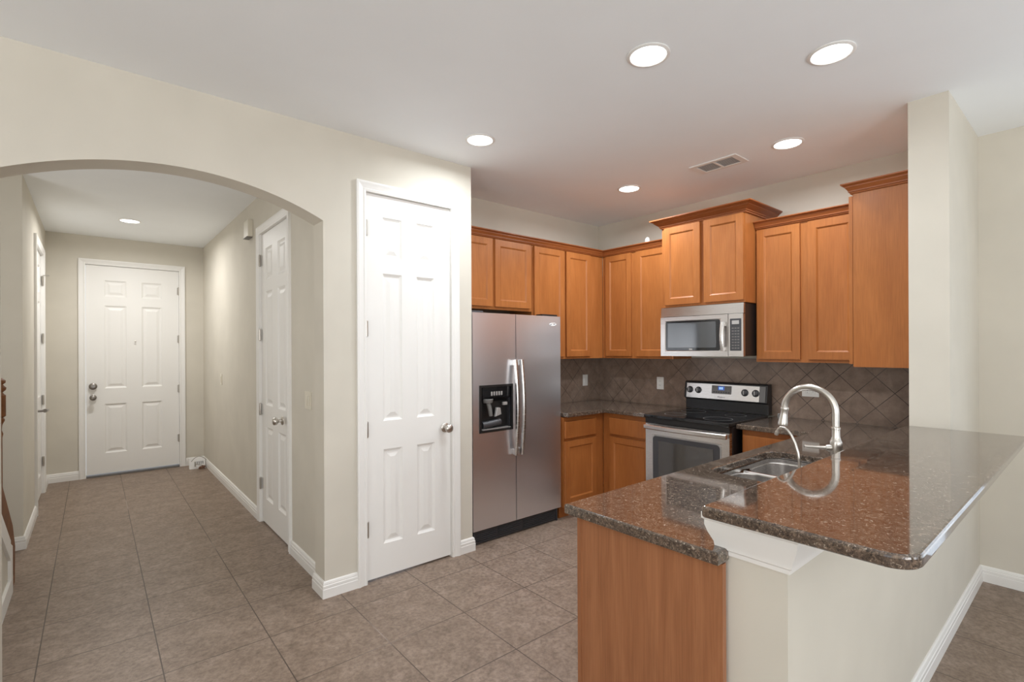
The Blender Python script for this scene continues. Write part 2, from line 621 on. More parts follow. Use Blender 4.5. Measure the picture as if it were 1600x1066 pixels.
# walls behind and left of the camera with the window openings that let the daylight in
w_ = MB()
for x0, x1, z0, z1 in ((XW, -1.6, 0, H), (-1.6, 1.0, 2.3, H), (1.0, 1.7, 0, H), (1.7, 3.5, 0, 0.7), (1.7, 3.5, 2.2, H), (3.5, 4.4, 0, H)):
    w_.box((x0, YB - 0.12, z0), (x1, YB, z1))
struct('wall_back', w_, 'wall', 'beige wall behind the viewer with patio doors', 'wall')
w_ = MB()
for y0, y1, z0, z1 in ((YB, -1.85, 0, H), (-1.85, 0.65, 0, 0.5), (-1.85, 0.65, 2.2, H), (0.65, YP0, 0, H)):
    w_.box((XW - 0.12, y0, z0), (XW, y1, z1))
struct('wall_living', w_, 'wall', 'beige living room wall left of the viewer with a window', 'wall')

# ------------------------------------------------------------------ baseboards
BBP = [(0, 0), (0.016, 0), (0.016, 0.052), (0.0135, 0.056), (0.0145, 0.060), (0.0145, 0.072), (0.011, 0.077), (0.012, 0.081), (0.009, 0.092), (0.004, 0.097), (0, 0.097)]
def baseboard(name, path, label, side=1):
    struct('baseboard_' + name, MB().sweep(path, BBP, side), 'trim', label, 'baseboard')
baseboard('arch', [(XH, YP1), (AX1, YP1), (AX1, YP0), (1.243, YP0)], 'white baseboard wrapping the corner between the arch and the pantry door', 1)
baseboard('pantry', [(1.992, YP0), (2.106, YP0), (2.106, YP0 + 0.04)], 'short white baseboard between the pantry door and the refrigerator', 1)
baseboard('hall_right', [(XH, YP1), (XH, 3.765)], 'white baseboard in the hall between the arch and the closet door', -1)
baseboard('hall_far', [(XH, 4.702), (XH, YE)], 'long white baseboard on the hall right wall towards the front door', -1)
baseboard('entry_left', [(XL, YE), (-0.132, YE)], 'white baseboard left of the front door', 1)
baseboard('entry_right', [(0.893, YE), (XH, YE)], 'short white baseboard right of the front door', 1)
baseboard('hall_left', [(XL - 0.5, 5.15), (XL, 5.15), (XL, 6.078)], 'white baseboard wrapping the hall left corner by the stairs', 1)
baseboard('hall_left_end', [(XL, 7.092), (XL, YE)], 'tiny white baseboard between the left hall door and the front wall', 1)
baseboard('pony', [(XE, YS1 - 0.02), (XE, YS0), (XD, YS0), (XD, -0.2)], 'white baseboard below the breakfast bar and along the right wall', 1)

# crown trim under the breakfast bar, around the pony wall
CRP = [(0, 0.893), (0.008, 0.893), (0.010, 0.905), (0.016, 0.910), (0.018, 0.925), (0.030, 0.952), (0.036, 0.972), (0.036, 0.985), (0.042, 0.990), (0.042, 1.0065), (0, 1.0065)]
struct('trim_pony_cap', MB().sweep([(XE + 0.25, YS1), (XE, YS1), (XE, YS0), (XC - 0.02, YS0)], CRP, 1), 'trim',
       'white crown trim under the breakfast bar top', 'trim', 30)

# ------------------------------------------------------------------ backsplash tile
b_ = MB()
b_.box((XR - 0.010, YS1, 0.914), (XR, YF, 1.372))
b_.box((3.05, YF - 0.010, 0.914), (XR - 0.010, YF, 1.372))
struct('trim_backsplash', b_, 'splash', 'grey brown backsplash of diagonal tiles between counters and wall cabinets', 'backsplash')

# ------------------------------------------------------------------ doors
RAISED = [(0.004, -0.004), (0.016, -0.0115), (0.026, -0.0115), (0.052, -0.003)]

def casing(mb, o, u, nrm, x0, x1, zt, wd=0.062):
    """mitred door casing with a stepped profile around an opening x0..x1 up to zt"""
    o, u, nrm = Vector(o), Vector(u), Vector(nrm)
    prof = [(0, 0.0), (0, 0.012), (0.012, 0.015), (0.018, 0.011), (0.036, 0.016), (0.050, 0.021), (wd, 0.019), (wd, 0.0)]
    rings = []
    for (x, z, sx, sz) in ((x0, 0, -1, 0), (x0, zt, -1, 1), (x1, zt, 1, 1), (x1, 0, 1, 0)):
        rings.append([mb.bm.verts.new(o + u * (x + sx * d) + Vector((0, 0, z + sz * d)) + nrm * h) for d, h in prof])
    k = len(prof)
    for a, b in zip(rings, rings[1:]):
        for j in range(k):
            mb.bm.faces.new((a[j], a[(j + 1) % k], b[(j + 1) % k], b[j]))
    mb.bm.faces.new(rings[0])
    mb.bm.faces.new(rings[-1])


def make_door(name, label, o, u, nrm, op0, op1, opt, panels, hinge_at, hinge_zs, recess=0.012, z0=0.014):
    o, u, nrm = Vector(o), Vector(u), Vector(nrm)
    mid = o + u * (op0 + op1) / 2
    t = thing(name, mid, label, 'door', kind='structure')
    c = MB()
    casing(c, o, u, nrm, op0 + 0.004, op1 - 0.004, opt - 0.004)
    c.build('casing', 'trim', t)
    j = MB()                                     # jamb lining the opening
    for a0, a1, b0, b1 in ((op0, op0 + 0.004, 0, opt), (op1 - 0.004, op1, 0, opt), (op0, op1, opt - 0.004, opt)):
        p, q = o + u * a0 + Vector((0, 0, b0)) + nrm * 0.0, o + u * a1 + Vector((0, 0, b1)) - nrm * 0.11
        j.box(p, q)
    j.build('jamb', 'trim', t)
    lf = MB().leaf(o - nrm * recess, u, nrm, op0 + 0.006, op1 - 0.006, z0, opt - 0.007, panels, RAISED, 0.035)
    lf.build('door_leaf', 'door', t)
    for hz in hinge_zs:
        h = MB()
        p = o + u * hinge_at + nrm * 0.004
        h.lathe([(0, -0.052), (0.006, -0.05), (0.0085, -0.047), (0.0085, 0.047), (0.006, 0.05), (0, 0.052)], p + Vector((0, 0, hz)), (0, 0, 1), 10)
        sgn = 1 if hinge_at < (op0 + op1) / 2 else -1
        h.box(p + u * (0.002 * sgn) + Vector((0, 0, hz - 0.045)) - nrm * 0.017, p + u * (0.016 * sgn) + Vector((0, 0, hz + 0.045)) - nrm * 0.0145)
        hh = h.build('hinge', 'nickel_dark', t, 40)
    return t


def door_knob(t, p, nrm, name='door_knob', material='nickel'):
    k = MB()
    k.lathe([(0, 0), (0.032, 0), (0.033, 0.004), (0.028, 0.008), (0.013, 0.011), (0.011, 0.030), (0.018, 0.036), (0.027, 0.044),
             (0.030, 0.054), (0.027, 0.064), (0.016, 0.070), (0, 0.071)], p, nrm, 24)
    return k.build(name, material, t, 50)


UX, UY = (1, 0, 0), (0, 1, 0)
pn = []
for a0, a1 in ((1.420, 1.556), (1.663, 1.800)):
    pn += [(a0, a1, 0.218, 0.822), (a0, a1, 1.004, 1.948), (a0, a1, 2.045, 2.308)]
d1 = make_door('door_1', 'white six panel pantry door beside the refrigerator', (0, YP0, 0), UX, (0, -1, 0), PD0, PD1, PDT, pn, PD0 + 0.008, (0.337, 0.962, 1.592, 2.222))
door_knob(d1, (1.868, YP0 - 0.012, 0.918), (0, -1, 0))

pn = []
for a0, a1 in ((0.100, 0.305), (0.450, 0.650)):
    pn += [(a0, a1, 0.265, 0.838), (a0, a1, 1.020, 1.985), (a0, a1, 2.090, 2.280)]
d2 = make_door('door_2', 'white six panel front door at the end of the hall', (0, YE, 0), UX, (0, -1, 0), FD0, FD1, FDT, pn, FD1 - 0.008, (0.36, 0.98, 1.60, 2.20), z0=0.03)
k = MB()
k.lathe([(0, 0), (0.037, 0), (0.038, 0.006), (0.030, 0.014), (0.022, 0.016), (0.020, 0.024), (0, 0.026)], (-0.004, YE - 0.012, 1.050), (0, -1, 0), 24)
k.box((-0.008, YE - 0.050, 1.033), (0.000, YE - 0.036, 1.067), 0.002)
k.build('deadbolt', 'pewter', d2, 40)
door_knob(d2, (-0.004, YE - 0.012, 0.920), (0, -1, 0), material='pewter')
MB().lathe([(0, 0), (0.009, 0), (0.009, 0.004), (0.005, 0.006), (0, 0.006)], (0.386, YE - 0.012, 1.566), (0, -1, 0), 14).build('peephole', 'nickel_dark', d2, 40)
MB().box((FD0 + 0.006, YE - 0.02, 0.0), (FD1 - 0.006, YE + 0.08, 0.022), 0.004).build('threshold', 'greyplastic', d2)

pn = []
for a0, a1 in ((3.955, 4.155), (4.31, 4.51)):
    pn += [(a0, a1, 0.218, 0.822), (a0, a1, 1.004, 1.948), (a0, a1, 2.045, 2.308)]
d3 = make_door('door_3', 'white six panel closet door in the hall right wall', (XH, 0, 0), UY, (-1, 0, 0), HD0, HD1, HDT, pn, HD1 - 0.008, (0.33, 0.96, 1.59, 2.22))
door_knob(d3, (XH - 0.012, 3.945, 0.935), (-1, 0, 0))

pn = []
for a0, a1 in ((6.29, 6.50), (6.67, 6.88)):
    pn += [(a0, a1, 0.218, 0.822), (a0, a1, 1.004, 1.948), (a0, a1, 2.045, 2.308)]
d4 = make_door('door_4', 'white panel door in the hall left wall near the front door', (XL, 0, 0), UY, (1, 0, 0), LD0, LD1, LDT, pn, LD1 - 0.008, (0.33, 0.96, 1.59, 2.18))
k = MB()
k.lathe([(0, 0), (0.031, 0), (0.032, 0.005), (0.026, 0.010), (0.011, 0.013), (0.010, 0.072), (0.013, 0.078), (0, 0.080)], (XL - 0.012, 6.235, 0.915), (1, 0, 0), 20)
k.tube([(XL + 0.060, 6.225, 0.915), (XL + 0.068, 6.26, 0.917), (XL + 0.066, 6.30, 0.914), (XL + 0.072, 6.345, 0.912)], [0.017, 0.015, 0.014, 0.012], 12)
k.build('door_lever', 'pewter', d4, 50)
MB().tube([(XL + 0.006, 7.018, 2.235), (XL + 0.03, 7.012, 2.235), (XL + 0.055, 6.985, 2.235)], 0.004, 8).build('door_stop', 'nickel_dark', d4, 50)

# ------------------------------------------------------------------ stair side at the left edge
XS = -0.393
def zs(y):
    return 0.279 + (4.278 - y) * 0.667
kw = MB()
kw.prism([(YP1, 0), (4.265, 0), (4.265, zs(4.265)), (YP1, zs(YP1))], 0, XS - 0.10, XS)
struct('wall_stair_knee', kw, 'wall', 'low beige sloped wall of the staircase at the left edge', 'wall')
kt = MB()
kt.prism([(YP1, 0), (4.278, 0), (4.278, 0.10), (YP1, 0.10)], 0, XS, XS + 0.0145)
kt.prism([(4.19, 0.10), (4.278, 0.10), (4.278, zs(4.278)), (4.19, zs(4.19) - 0.02)], 0, XS, XS + 0.0140)
kt.prism([(YP1, zs(YP1) - 0.12), (4.195, zs(4.195) - 0.12), (4.195, zs(4.195)), (YP1, zs(YP1))], 0, XS, XS + 0.0135)
struct('trim_stair_knee', kt, 'trim', 'white trim board framing the sloped stair wall', 'trim')
st = thing('stair_railing', (XS - 0.05, 4.28, 0), 'dark brown wooden stair railing with turned newel at the left edge', 'railing')
def zo(y):
    return 0.388 + (4.352 - y) * 0.757
sb = MB()
sb.prism([(YP1 + 0.02, zs(YP1 + 0.02) + 0.002), (4.281, zs(4.281) + 0.002), (4.281, 0.0), (4.445, 0.0), (4.472, 0.225), (4.352, zo(4.352)), (YP1 + 0.02, zo(YP1 + 0.02))], 0, XS - 0.075, XS + 0.008, 0.005)
sb.build('sloped_board', 'brownwood', st)
nw = MB()
NY = 3.97
zb = zo(NY) - 0.03
nw.lathe([(0, zb), (0.028, zb), (0.028, 0.98), (0.032, 1.00), (0.026, 1.02), (0.028, 1.05), (0.033, 1.062), (0.038, 1.072), (0.038, 1.082), (0.032, 1.09), (0.043, 1.10), (0.043, 1.215),
          (0.036, 1.222), (0.030, 1.232), (0.043, 1.245), (0.045, 1.258), (0.035, 1.270), (0.031, 1.276), (0.042, 1.286), (0.042, 1.298), (0.028, 1.312), (0, 1.318)], (XS - 0.026, NY, 0), (0, 0, 1), 20)
nw.build('newel_post', 'brownwood', st, 35)
sr = thing('staircase', (-1.0, 4.3, 0), 'wooden stair steps rising behind the low sloped wall', 'stairs')
for i in range(4):
    y1 = 4.30 - i * 0.27
    MB().box((-1.59, y1 - 0.27, 0), (XS - 0.12, y1, 0.18 * (i + 1) - 0.03)).build('riser', 'trim', sr)
    MB().box((-1.59, y1 - 0.27, 0.18 * (i + 1) - 0.03), (XS - 0.12, y1 + 0.025, 0.18 * (i + 1)), 0.006).build('tread', 'brownwood', sr)

# ------------------------------------------------------------------ wall plates and hall odds and ends
def rocker_plate(name, p, u, nrm, wd, ht, label, cat, material='plate', gang=1, kind='rocker', group=None):
    """wall plate centred at p on a wall"""
    p, u, nrm = Vector(p), Vector(u), Vector(nrm)
    t = thing(name, p, label, cat, group)
    Z = Vector((0, 0, 1))
    MB().box(p - u * wd / 2 - Z * ht / 2, p + u * wd / 2 + Z * ht / 2 + nrm * 0.006, 0.0015).build('cover_plate', material, t)
    for g in range(gang):
        c = p + u * ((g - (gang - 1) / 2) * 0.046)
        if kind == 'rocker':
            r = MB().box(c - u * 0.0165 - Z * 0.033 + nrm * 0.0062, c + u * 0.0165 + Z * 0.033 + nrm * 0.010, 0.001)
            r.build('rocker', material, t)
        else:
            for s in (-1, 1):
                long_v = ht > wd
                cc = c + (Z if long_v else u) * (s * 0.0195)
                du, dz = (0.0165, 0.014) if long_v else (0.014, 0.0165)
                r = MB().box(cc - u * du - Z * dz + nrm * 0.0062, cc + u * du + Z * dz + nrm * 0.0085, 0.004)
                rr = r.build('receptacle', material, t)
                sl = MB()
                for e in (-1, 1):
                    a = u if long_v else Z
                    b_ = Z if long_v else u
                    sl.box(cc + a * (e * 0.006) - a * 0.0011 - b_ * 0.004 + nrm * 0.0086, cc + a * (e * 0.006) + a * 0.0011 + b_ * 0.004 + nrm * 0.0092)
                sl.build('slots', 'greydark', rr)
    return t


rocker_plate('light_switch', (XH, 3.397, 1.128), UY, (-1, 0, 0), 0.118, 0.116, 'cream double light switch in the hall between closet door and arch', 'light switch', 'platebeige', 2)
rocker_plate('light_switch', (XH, 6.32, 1.137), UY, (-1, 0, 0), 0.085, 0.116, 'cream light switch in the hall right wall near the front door', 'light switch', 'platebeige', 1)
rocker_plate('wall_outlet', (3.965, YF - 0.010, 1.128), UX, (0, -1, 0), 0.074, 0.116, 'white upright wall plate on the backsplash beside the refrigerator', 'outlet', 'plate', 1, 'rocker')
rocker_plate('wall_outlet', (XR - 0.010, 2.776, 1.124), UY, (-1, 0, 0), 0.074, 0.118, 'white upright outlet on the backsplash left of the stove', 'outlet', 'plate', 1, 'outlet')
rocker_plate('wall_outlet', (XR - 0.010, 1.460, 1.125), UY, (-1, 0, 0), 0.118, 0.076, 'white sideways outlet on the backsplash behind the tall faucet', 'outlet', 'plate', 1, 'outlet')

ch = thing('door_chime', (XH, 4.98, 2.545), 'small white door chime box high beside the hall closet door', 'door chime')
MB().box((XH - 0.042, 4.872, 2.468), (XH, 5.032, 2.618), 0.006).build('cover', 'platebeige', ch)
MB().box((XH - 0.050, 4.885, 2.4615), (XH - 0.004, 5.02, 2.4675), 0.002).build('bottom_grille', 'greyplastic', ch)

rt = thing('modem_box', (0.97, 7.30, 0), 'white modem box with cables on the floor right of the front door', 'modem')
b = MB()
b.prism([(7.215, 0.0), (7.265, 0.0), (7.290, 0.128), (7.250, 0.128)], 0, 0.895, 1.065, 0.004)
b.build('housing', 'white', rt)
b = MB()
for i in range(5):
    b.box((0.955 + 0.02 * i, 7.2155 + 0.0065 * 2, 0.045), (0.962 + 0.02 * i, 7.2245 + 0.0065 * 2, 0.085))
b.build('vent_slots', 'greyplastic', rt)
b = MB()
b.tube([(0.912 + 0.008 * i, 7.19 + 0.01 * math.sin(i * 0.4), 0.10 + 0.055 * math.sin(math.pi * i / 20)) for i in range(21)], 0.004, 6)
b.tube([(0.955, 7.205, 0.062), (1.0, 7.195, 0.05), (1.04, 7.19, 0.035), (1.066, 7.19, 0.02)], 0.0035, 6)
b.tube([(0.953, 7.205, 0.09), (0.952, 7.200, 0.06), (0.953, 7.205, 0.03)], 0.006, 6)
b.build('cable', 'cable', rt, 60)
b = MB()
b.tube([(1.02 + 0.028 * math.cos(i * 0.62) * (1 + 0.3 * math.sin(i * 1.7)), 7.165 + 0.025 * math.sin(i * 0.62), 0.006 + 0.0009 * i) for i in range(34)], 0.0045, 6)
b.build('cable_coil', 'rust', rt, 60)

# ------------------------------------------------------------------ ceiling lights and vent
def can_light(x, y, label, power, color=(0.90, 0.955, 1.0)):
    t = thing('ceiling_light', (x, y, H), label, 'ceiling light', 'round recessed ceiling lights')
    MB().lathe([(0.094, -0.0005), (0.095, -0.003), (0.090, -0.006), (0.081, -0.0075), (0.078, -0.005), (0.078, -0.0005)], (x, y, H), (0, 0, 1), 40).build('trim_ring', 'white', t, 40)
    MB().lathe([(0.0775, -0.001), (0.0775, -0.0035), (0.05, -0.0055), (0, -0.0065)], (x, y, H), (0, 0, 1), 40).build('lens', 'lens', t, 60)
    d = bpy.data.lights.new('can_lamp', 'AREA')
    d.shape = 'DISK'
    d.size = 0.15
    d.energy = power
    d.color = color
    d.spread = math.radians(170)
    o = bpy.data.objects.new('can_lamp', d)
    COL.objects.link(o)
    o.parent = t
    o.location = (0, 0, -0.014)
    return t


KP = 13.5
can_light(1.915, 1.324, 'bright round ceiling light above the open kitchen floor, nearest the viewer', KP)
can_light(2.535, 0.793, 'bright round ceiling light above the breakfast bar, closest to the right edge', KP * 0.36)
can_light(1.871, 2.538, 'bright round ceiling light in front of the pantry door', KP * 0.75)
can_light(3.435, 1.325, 'bright round ceiling light beyond the ceiling vent, above the right counter', KP * 0.85)
can_light(3.390, 2.535, 'smallest bright round ceiling light near the kitchen corner cabinets', KP * 1.3)
can_light(0.289, 6.385, 'bright round ceiling light in the hall before the front door', 22.0, (1.0, 0.985, 0.965))

v = thing('ceiling_vent', (3.435, 1.79, H), 'white two section air vent in the kitchen ceiling', 'vent')
b = MB()
X0, X1, Y0, Y1 = 3.335, 3.535, 1.618, 1.962
for lo, hi in (((X0, Y0), (X1, Y0 + 0.04)), ((X0, Y1 - 0.04), (X1, Y1)), ((X0, Y0 + 0.04), (X0 + 0.03, Y1 - 0.04)), ((X1 - 0.03, Y0 + 0.04), (X1, Y1 - 0.04)), ((X0 + 0.03, 1.782), (X1 - 0.03, 1.798))):
    b.box((lo[0], lo[1], H - 0.008), (hi[0], hi[1], H - 0.0005), 0.002)
b.build('frame', 'white', v)
MB().box((X0 + 0.02, Y0 + 0.03, H - 0.0015), (X1 - 0.02, Y1 - 0.03, H - 0.0005)).build('duct_shade', 'ventdark', v)  # flat grey sheet, its colour standing in for the shade inside the duct
for ya, yb in ((Y0 + 0.04, 1.782), (1.798, Y1 - 0.04)):
    b = MB()
    for i in range(9):
        xx = X0 + 0.036 + i * 0.0155
        b.prism([(xx, H - 0.0072), (xx + 0.002, H - 0.0076), (xx + 0.011, H - 0.003), (xx + 0.009, H - 0.0026)], 1, ya, yb)
    b.build('louvre', 'white', v)

# ------------------------------------------------------------------ cabinets
SHAKER = [(0.003, -0.002), (0.011, -0.0085), (0.014, -0.0085)]
ZD0, ZD1 = 1.388, 2.360     # wall cabinet doors
ZB0, ZB1 = 1.366, 2.386     # wall cabinet boxes

def cab_door(t, o, u, nrm, a0, a1, z0, z1, rail=0.052, name='door', material='maple'):
    mb = MB().leaf(o, u, nrm, a0, a1, z0, z1, [(a0 + rail, a1 - rail, z0 + rail, z1 - rail)], SHAKER, 0.0195)
    return mb.build(name, material, t)


def slab_front(t, o, u, nrm, a0, a1, z0, z1, name='drawer'):
    o, u, nrm = Vector(o), Vector(u), Vector(nrm)
    mb = MB().box(o + u * a0 + Vector((0, 0, z0)), o + u * a1 + Vector((0, 0, z1)) - nrm * 0.0195, 0.004)
    return mb.build(name, 'maple', t)


XU, YU = 3.87, 3.215         # planes of the wall cabinet doors
# over the refrigerator
t = thing('wall_cabinet', (2.52, YU, 1.786), 'short two door maple wall cabinet above the refrigerator', 'cabinet')
MB().box((2.112, YU + 0.021, 1.784), (2.935, YF - 0.002, ZB1)).build('body', 'maple', t)
cab_door(t, (0, YU, 0), UX, (0, -1, 0), 2.128, 2.492, 1.808, ZD1)
cab_door(t, (0, YU, 0), UX, (0, -1, 0), 2.520, 2.912, 1.808, ZD1)
# right of it
t = thing('wall_cabinet', (3.35, YU, ZB0), 'tall two door maple wall cabinet between refrigerator and kitchen corner', 'cabinet')
MB().box((2.937, YU + 0.021, ZB0), (XU + 0.02, YF - 0.012, ZB1)).build('body', 'maple', t)
cab_door(t, (0, YU, 0), UX, (0, -1, 0), 2.955, 3.325, ZD0, ZD1)
cab_door(t, (0, YU, 0), UX, (0, -1, 0), 3.355, 3.690, ZD0, ZD1)
# range wall, left of the microwave
t = thing('wall_cabinet', (XU, 2.83, ZB0), 'tall two door maple wall cabinet between kitchen corner and microwave', 'cabinet')
MB().box((XU + 0.021, 2.447, ZB0), (XR - 0.012, YU + 0.018, ZB1)).build('body', 'maple', t)
cab_door(t, (XU, 0, 0), UY, (-1, 0, 0), 2.880, 3.185, ZD0, ZD1)
cab_door(t, (XU, 0, 0), UY, (-1, 0, 0), 2.462, 2.825, ZD0, ZD1)

def crown_prof(z0, z1, out):
    h = z1 - z0
    return [(-0.004, z0), (0.010, z0), (0.012, z0 + h * .14), (0.018, z0 + h * .18), (0.018, z0 + h * .28), (out * .60, z0 + h * .58), (out * .66, z0 + h * .62),
            (out * .66, z0 + h * .70), (out * .92, z0 + h * .84), (out, z0 + h * .88), (out, z1), (-0.004, z1)]

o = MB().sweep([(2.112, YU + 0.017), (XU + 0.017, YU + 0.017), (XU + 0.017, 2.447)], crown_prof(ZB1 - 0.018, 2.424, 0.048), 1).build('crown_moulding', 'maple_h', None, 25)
tag(o, 'long maple crown moulding turning the kitchen corner above the refrigerator cabinets', 'crown moulding')

# microwave cabinet, deeper and higher
XM = 3.70
t = thing('wall_cabinet', (XM, 2.08, 1.80), 'raised deep two door maple wall cabinet above the microwave', 'cabinet')
MB().box((XM + 0.021, 1.735, 1.804), (XR - 0.002, 2.443, 2.508)).build('body', 'maple', t)
cab_door(t, (XM, 0, 0), UY, (-1, 0, 0), 2.090, 2.412, 1.822, 2.470)
cab_door(t, (XM, 0, 0), UY, (-1, 0, 0), 1.742, 2.056, 1.822, 2.470)
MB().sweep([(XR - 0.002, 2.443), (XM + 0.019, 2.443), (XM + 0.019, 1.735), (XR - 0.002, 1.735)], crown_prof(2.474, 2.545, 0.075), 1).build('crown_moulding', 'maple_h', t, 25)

# right of the microwave
t = thing('wall_cabinet', (XU, 1.37, ZB0), 'tall two door maple wall cabinet right of the microwave', 'cabinet')
MB().box((XU + 0.021, 1.022, 1.355), (XR - 0.012, 1.731, 2.380)).build('body', 'maple', t)
cab_door(t, (XU, 0, 0), UY, (-1, 0, 0), 1.416, 1.716, 1.378, 2.352)
cab_door(t, (XU, 0, 0), UY, (-1, 0, 0), 1.062, 1.364, 1.378, 2.352)
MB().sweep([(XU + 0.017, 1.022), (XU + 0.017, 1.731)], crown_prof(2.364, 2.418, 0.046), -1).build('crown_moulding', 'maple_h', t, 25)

# end cabinet on the stub wall
t = thing('wall_cabinet', (3.8, 0.85, 1.345), 'maple end cabinet with plain side panel beside the beige wall end', 'cabinet')
MB().box((3.50, YS1 + 0.002, 1.345), (XR - 0.014, 0.985, 2.400)).build('body', 'maple', t)
b = MB()
cab_door(t, (0, 1.008, 0), UX, (0, 1, 0), 3.506, 3.815, 1.362, 2.372)
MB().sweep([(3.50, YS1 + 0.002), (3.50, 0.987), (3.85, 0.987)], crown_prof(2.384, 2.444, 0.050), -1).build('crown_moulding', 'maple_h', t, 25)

# base cabinets
XB, YBC = 3.57, 2.965        # planes of the base fronts
def base_fronts(t, o, u, nrm, spans, dz=(0.692, 0.838), door=(0.128, 0.668)):
    for a0, a1 in spans:
        slab_front(t, o, u, nrm, a0, a1, *dz)
        cab_door(t, o, u, nrm, a0, a1, *door, rail=0.05)

def base_carcass(t, lo, hi, toe):
    """box body with a recessed toe kick on one side; toe = axis index, sign"""
    MB().box((lo[0], lo[1], 0.105), (hi[0], hi[1], 0.872)).build('body', 'maple', t)
    l2, h2 = list(lo), list(hi)
    ax, sg = toe
    if sg < 0:
        l2[ax] += 0.06
    else:
        h2[ax] -= 0.06
    MB().box((l2[0], l2[1], 0.0), (h2[0], h2[1], 0.105)).build('toe_kick', 'maple', t)

t = thing('base_cabinet', (3.3, YBC, 0), 'maple base cabinet with drawer beside the refrigerator', 'cabinet')
base_carcass(t, (3.070, YBC + 0.021), (XB + 0.019, YF - 0.002), (1, -1))
base_fronts(t, (0, YBC, 0), UX, (0, -1, 0), [(3.075, 3.472)])
t = thing('base_cabinet', (XB, 2.7, 0), 'maple base cabinet with drawer in the corner left of the stove', 'cabinet')
base_carcass(t, (XB + 0.021, 2.444), (XR - 0.002, YBC + 0.019), (0, -1))
base_fronts(t, (XB, 0, 0), UY, (-1, 0, 0), [(2.470, 2.900)])
t = thing('base_cabinet', (XB, 1.5, 0), 'maple base cabinet with drawer right of the stove', 'cabinet')
base_carcass(t, (XB + 0.021, 1.225), (XR - 0.002, 1.700), (0, -1))
base_fronts(t, (XB, 0, 0), UY, (-1, 0, 0), [(1.262, 1.690)])

# peninsula cabinet run: open topped carcass, end panel, doors to the kitchen side
XP = 1.305
t = thing('peninsula_cabinet', (2.4, 0.95, 0), 'wooden peninsula cabinet with large plain brown end panel below the granite', 'cabinet')
b = MB()
b.box((XP + 0.020, 1.182, 0.10), (XB + 0.02, 1.200, 0.872))
b.box((XP + 0.020, YS1 + 0.003, 0.10), (XR - 0.004, YS1 + 0.015, 0.872))
b.box((XP + 0.020, YS1 + 0.015, 0.10), (XB + 0.02, 1.182, 0.118))
b.box((XR - 0.020, YS1 + 0.015, 0.10), (XR - 0.004, 1.2, 0.872))
b.build('body', 'maple', t)
MB().box((XP + 0.020, YS1 + 0.015, 0.0), (XB, 1.14, 0.10)).build('toe_kick', 'maple', t)
MB().box((XP, 0.674, 0.0), (XP + 0.019, 1.186, 0.876)).build('end_panel', 'cherry', t)
MB().box((XP - 0.003, 1.186, 0.0), (XP + 0.019, 1.202, 0.876), 0.001).build('corner_strip', 'cherry', t)
for a0, a1 in ((1.34, 1.76), (1.78, 2.20), (2.22, 2.64), (2.66, 3.08), (3.10, 3.50)):
    slab_front(t, (0, 1.221, 0), UX, (0, 1, 0), a0, a1, 0.692, 0.838)
    cab_door(t, (0, 1.221, 0), UX, (0, 1, 0), a0, a1, 0.128, 0.668)

# ------------------------------------------------------------------ granite
ZC0, ZC1 = 0.878, 0.914
o = MB().prism([(3.066, YF - 0.012), (3.066, 2.925), (3.545, 2.925), (3.545, 2.441), (XR - 0.012, 2.441), (XR - 0.012, YF - 0.012)], 2, ZC0, ZC1, 0.006).build('countertop', 'granite')
tag(o, 'brown granite corner countertop between refrigerator and stove', 'countertop')

# peninsula top with the sink cut-out
SX0, SX1, SY0, SY1 = 2.105, 2.775, 0.800, 1.160
def rrect(x0, x1, y0, y1, r, n=6):
    out = []
    for cx, cy, a in ((x1 - r, y1 - r, 0), (x0 + r, y1 - r, 90), (x0 + r, y0 + r, 180), (x1 - r, y0 + r, 270)):
        out += [(cx + r * math.cos(R(a + 90 * i / n)), cy + r * math.sin(R(a + 90 * i / n))) for i in range(n + 1)]
    return out

def slab_with_hole(outer, hole, z0, z1, bevel):
    b = bmesh.new()
    vo = [b.verts.new((x, y, z1)) for x, y in outer]
    vh = [b.verts.new((x, y, z1)) for x, y in hole]
    es = [b.edges.new((vo[i], vo[(i + 1) % len(vo)])) for i in range(len(vo))]
    es += [b.edges.new((vh[i], vh[(i + 1) % len(vh)])) for i in range(len(vh))]
    bmesh.ops.triangle_fill(b, edges=es, use_beauty=True, use_dissolve=False)
    top = b.faces[:]
    r = bmesh.ops.extrude_face_region(b, geom=top)
    for g in r['geom']:
        if isinstance(g, bmesh.types.BMVert):
            g.co.z = z0
    bmesh.ops.recalc_face_normals(b, faces=b.faces[:])
    if bevel:
        be = [e for e in b.edges if len(e.link_faces) == 2 and abs(e.verts[0].co.z - e.verts[1].co.z) < 1e-6 and
              abs(e.link_faces[0].normal.z) + abs(e.link_faces[1].normal.z) < 1.5]
        bmesh.ops.bevel(b, geom=be, offset=bevel, segments=2, affect='EDGES', profile=0.5)
    m = MB()
    m._merge(b)
    return m

outer = [(1.278, 1.240), (1.278, 0.672), (1.336, 0.672), (1.336, YS1 + 0.002), (XR - 0.012, YS1 + 0.002), (XR - 0.012, 1.722), (3.545, 1.722), (3.545, 1.240)]
o = slab_with_hole(outer, rrect(SX0, SX1, SY0, SY1, 0.07), ZC0, ZC1, 0.006).build('countertop', 'granite')
tag(o, 'lower brown granite peninsula countertop holding the sink', 'countertop')

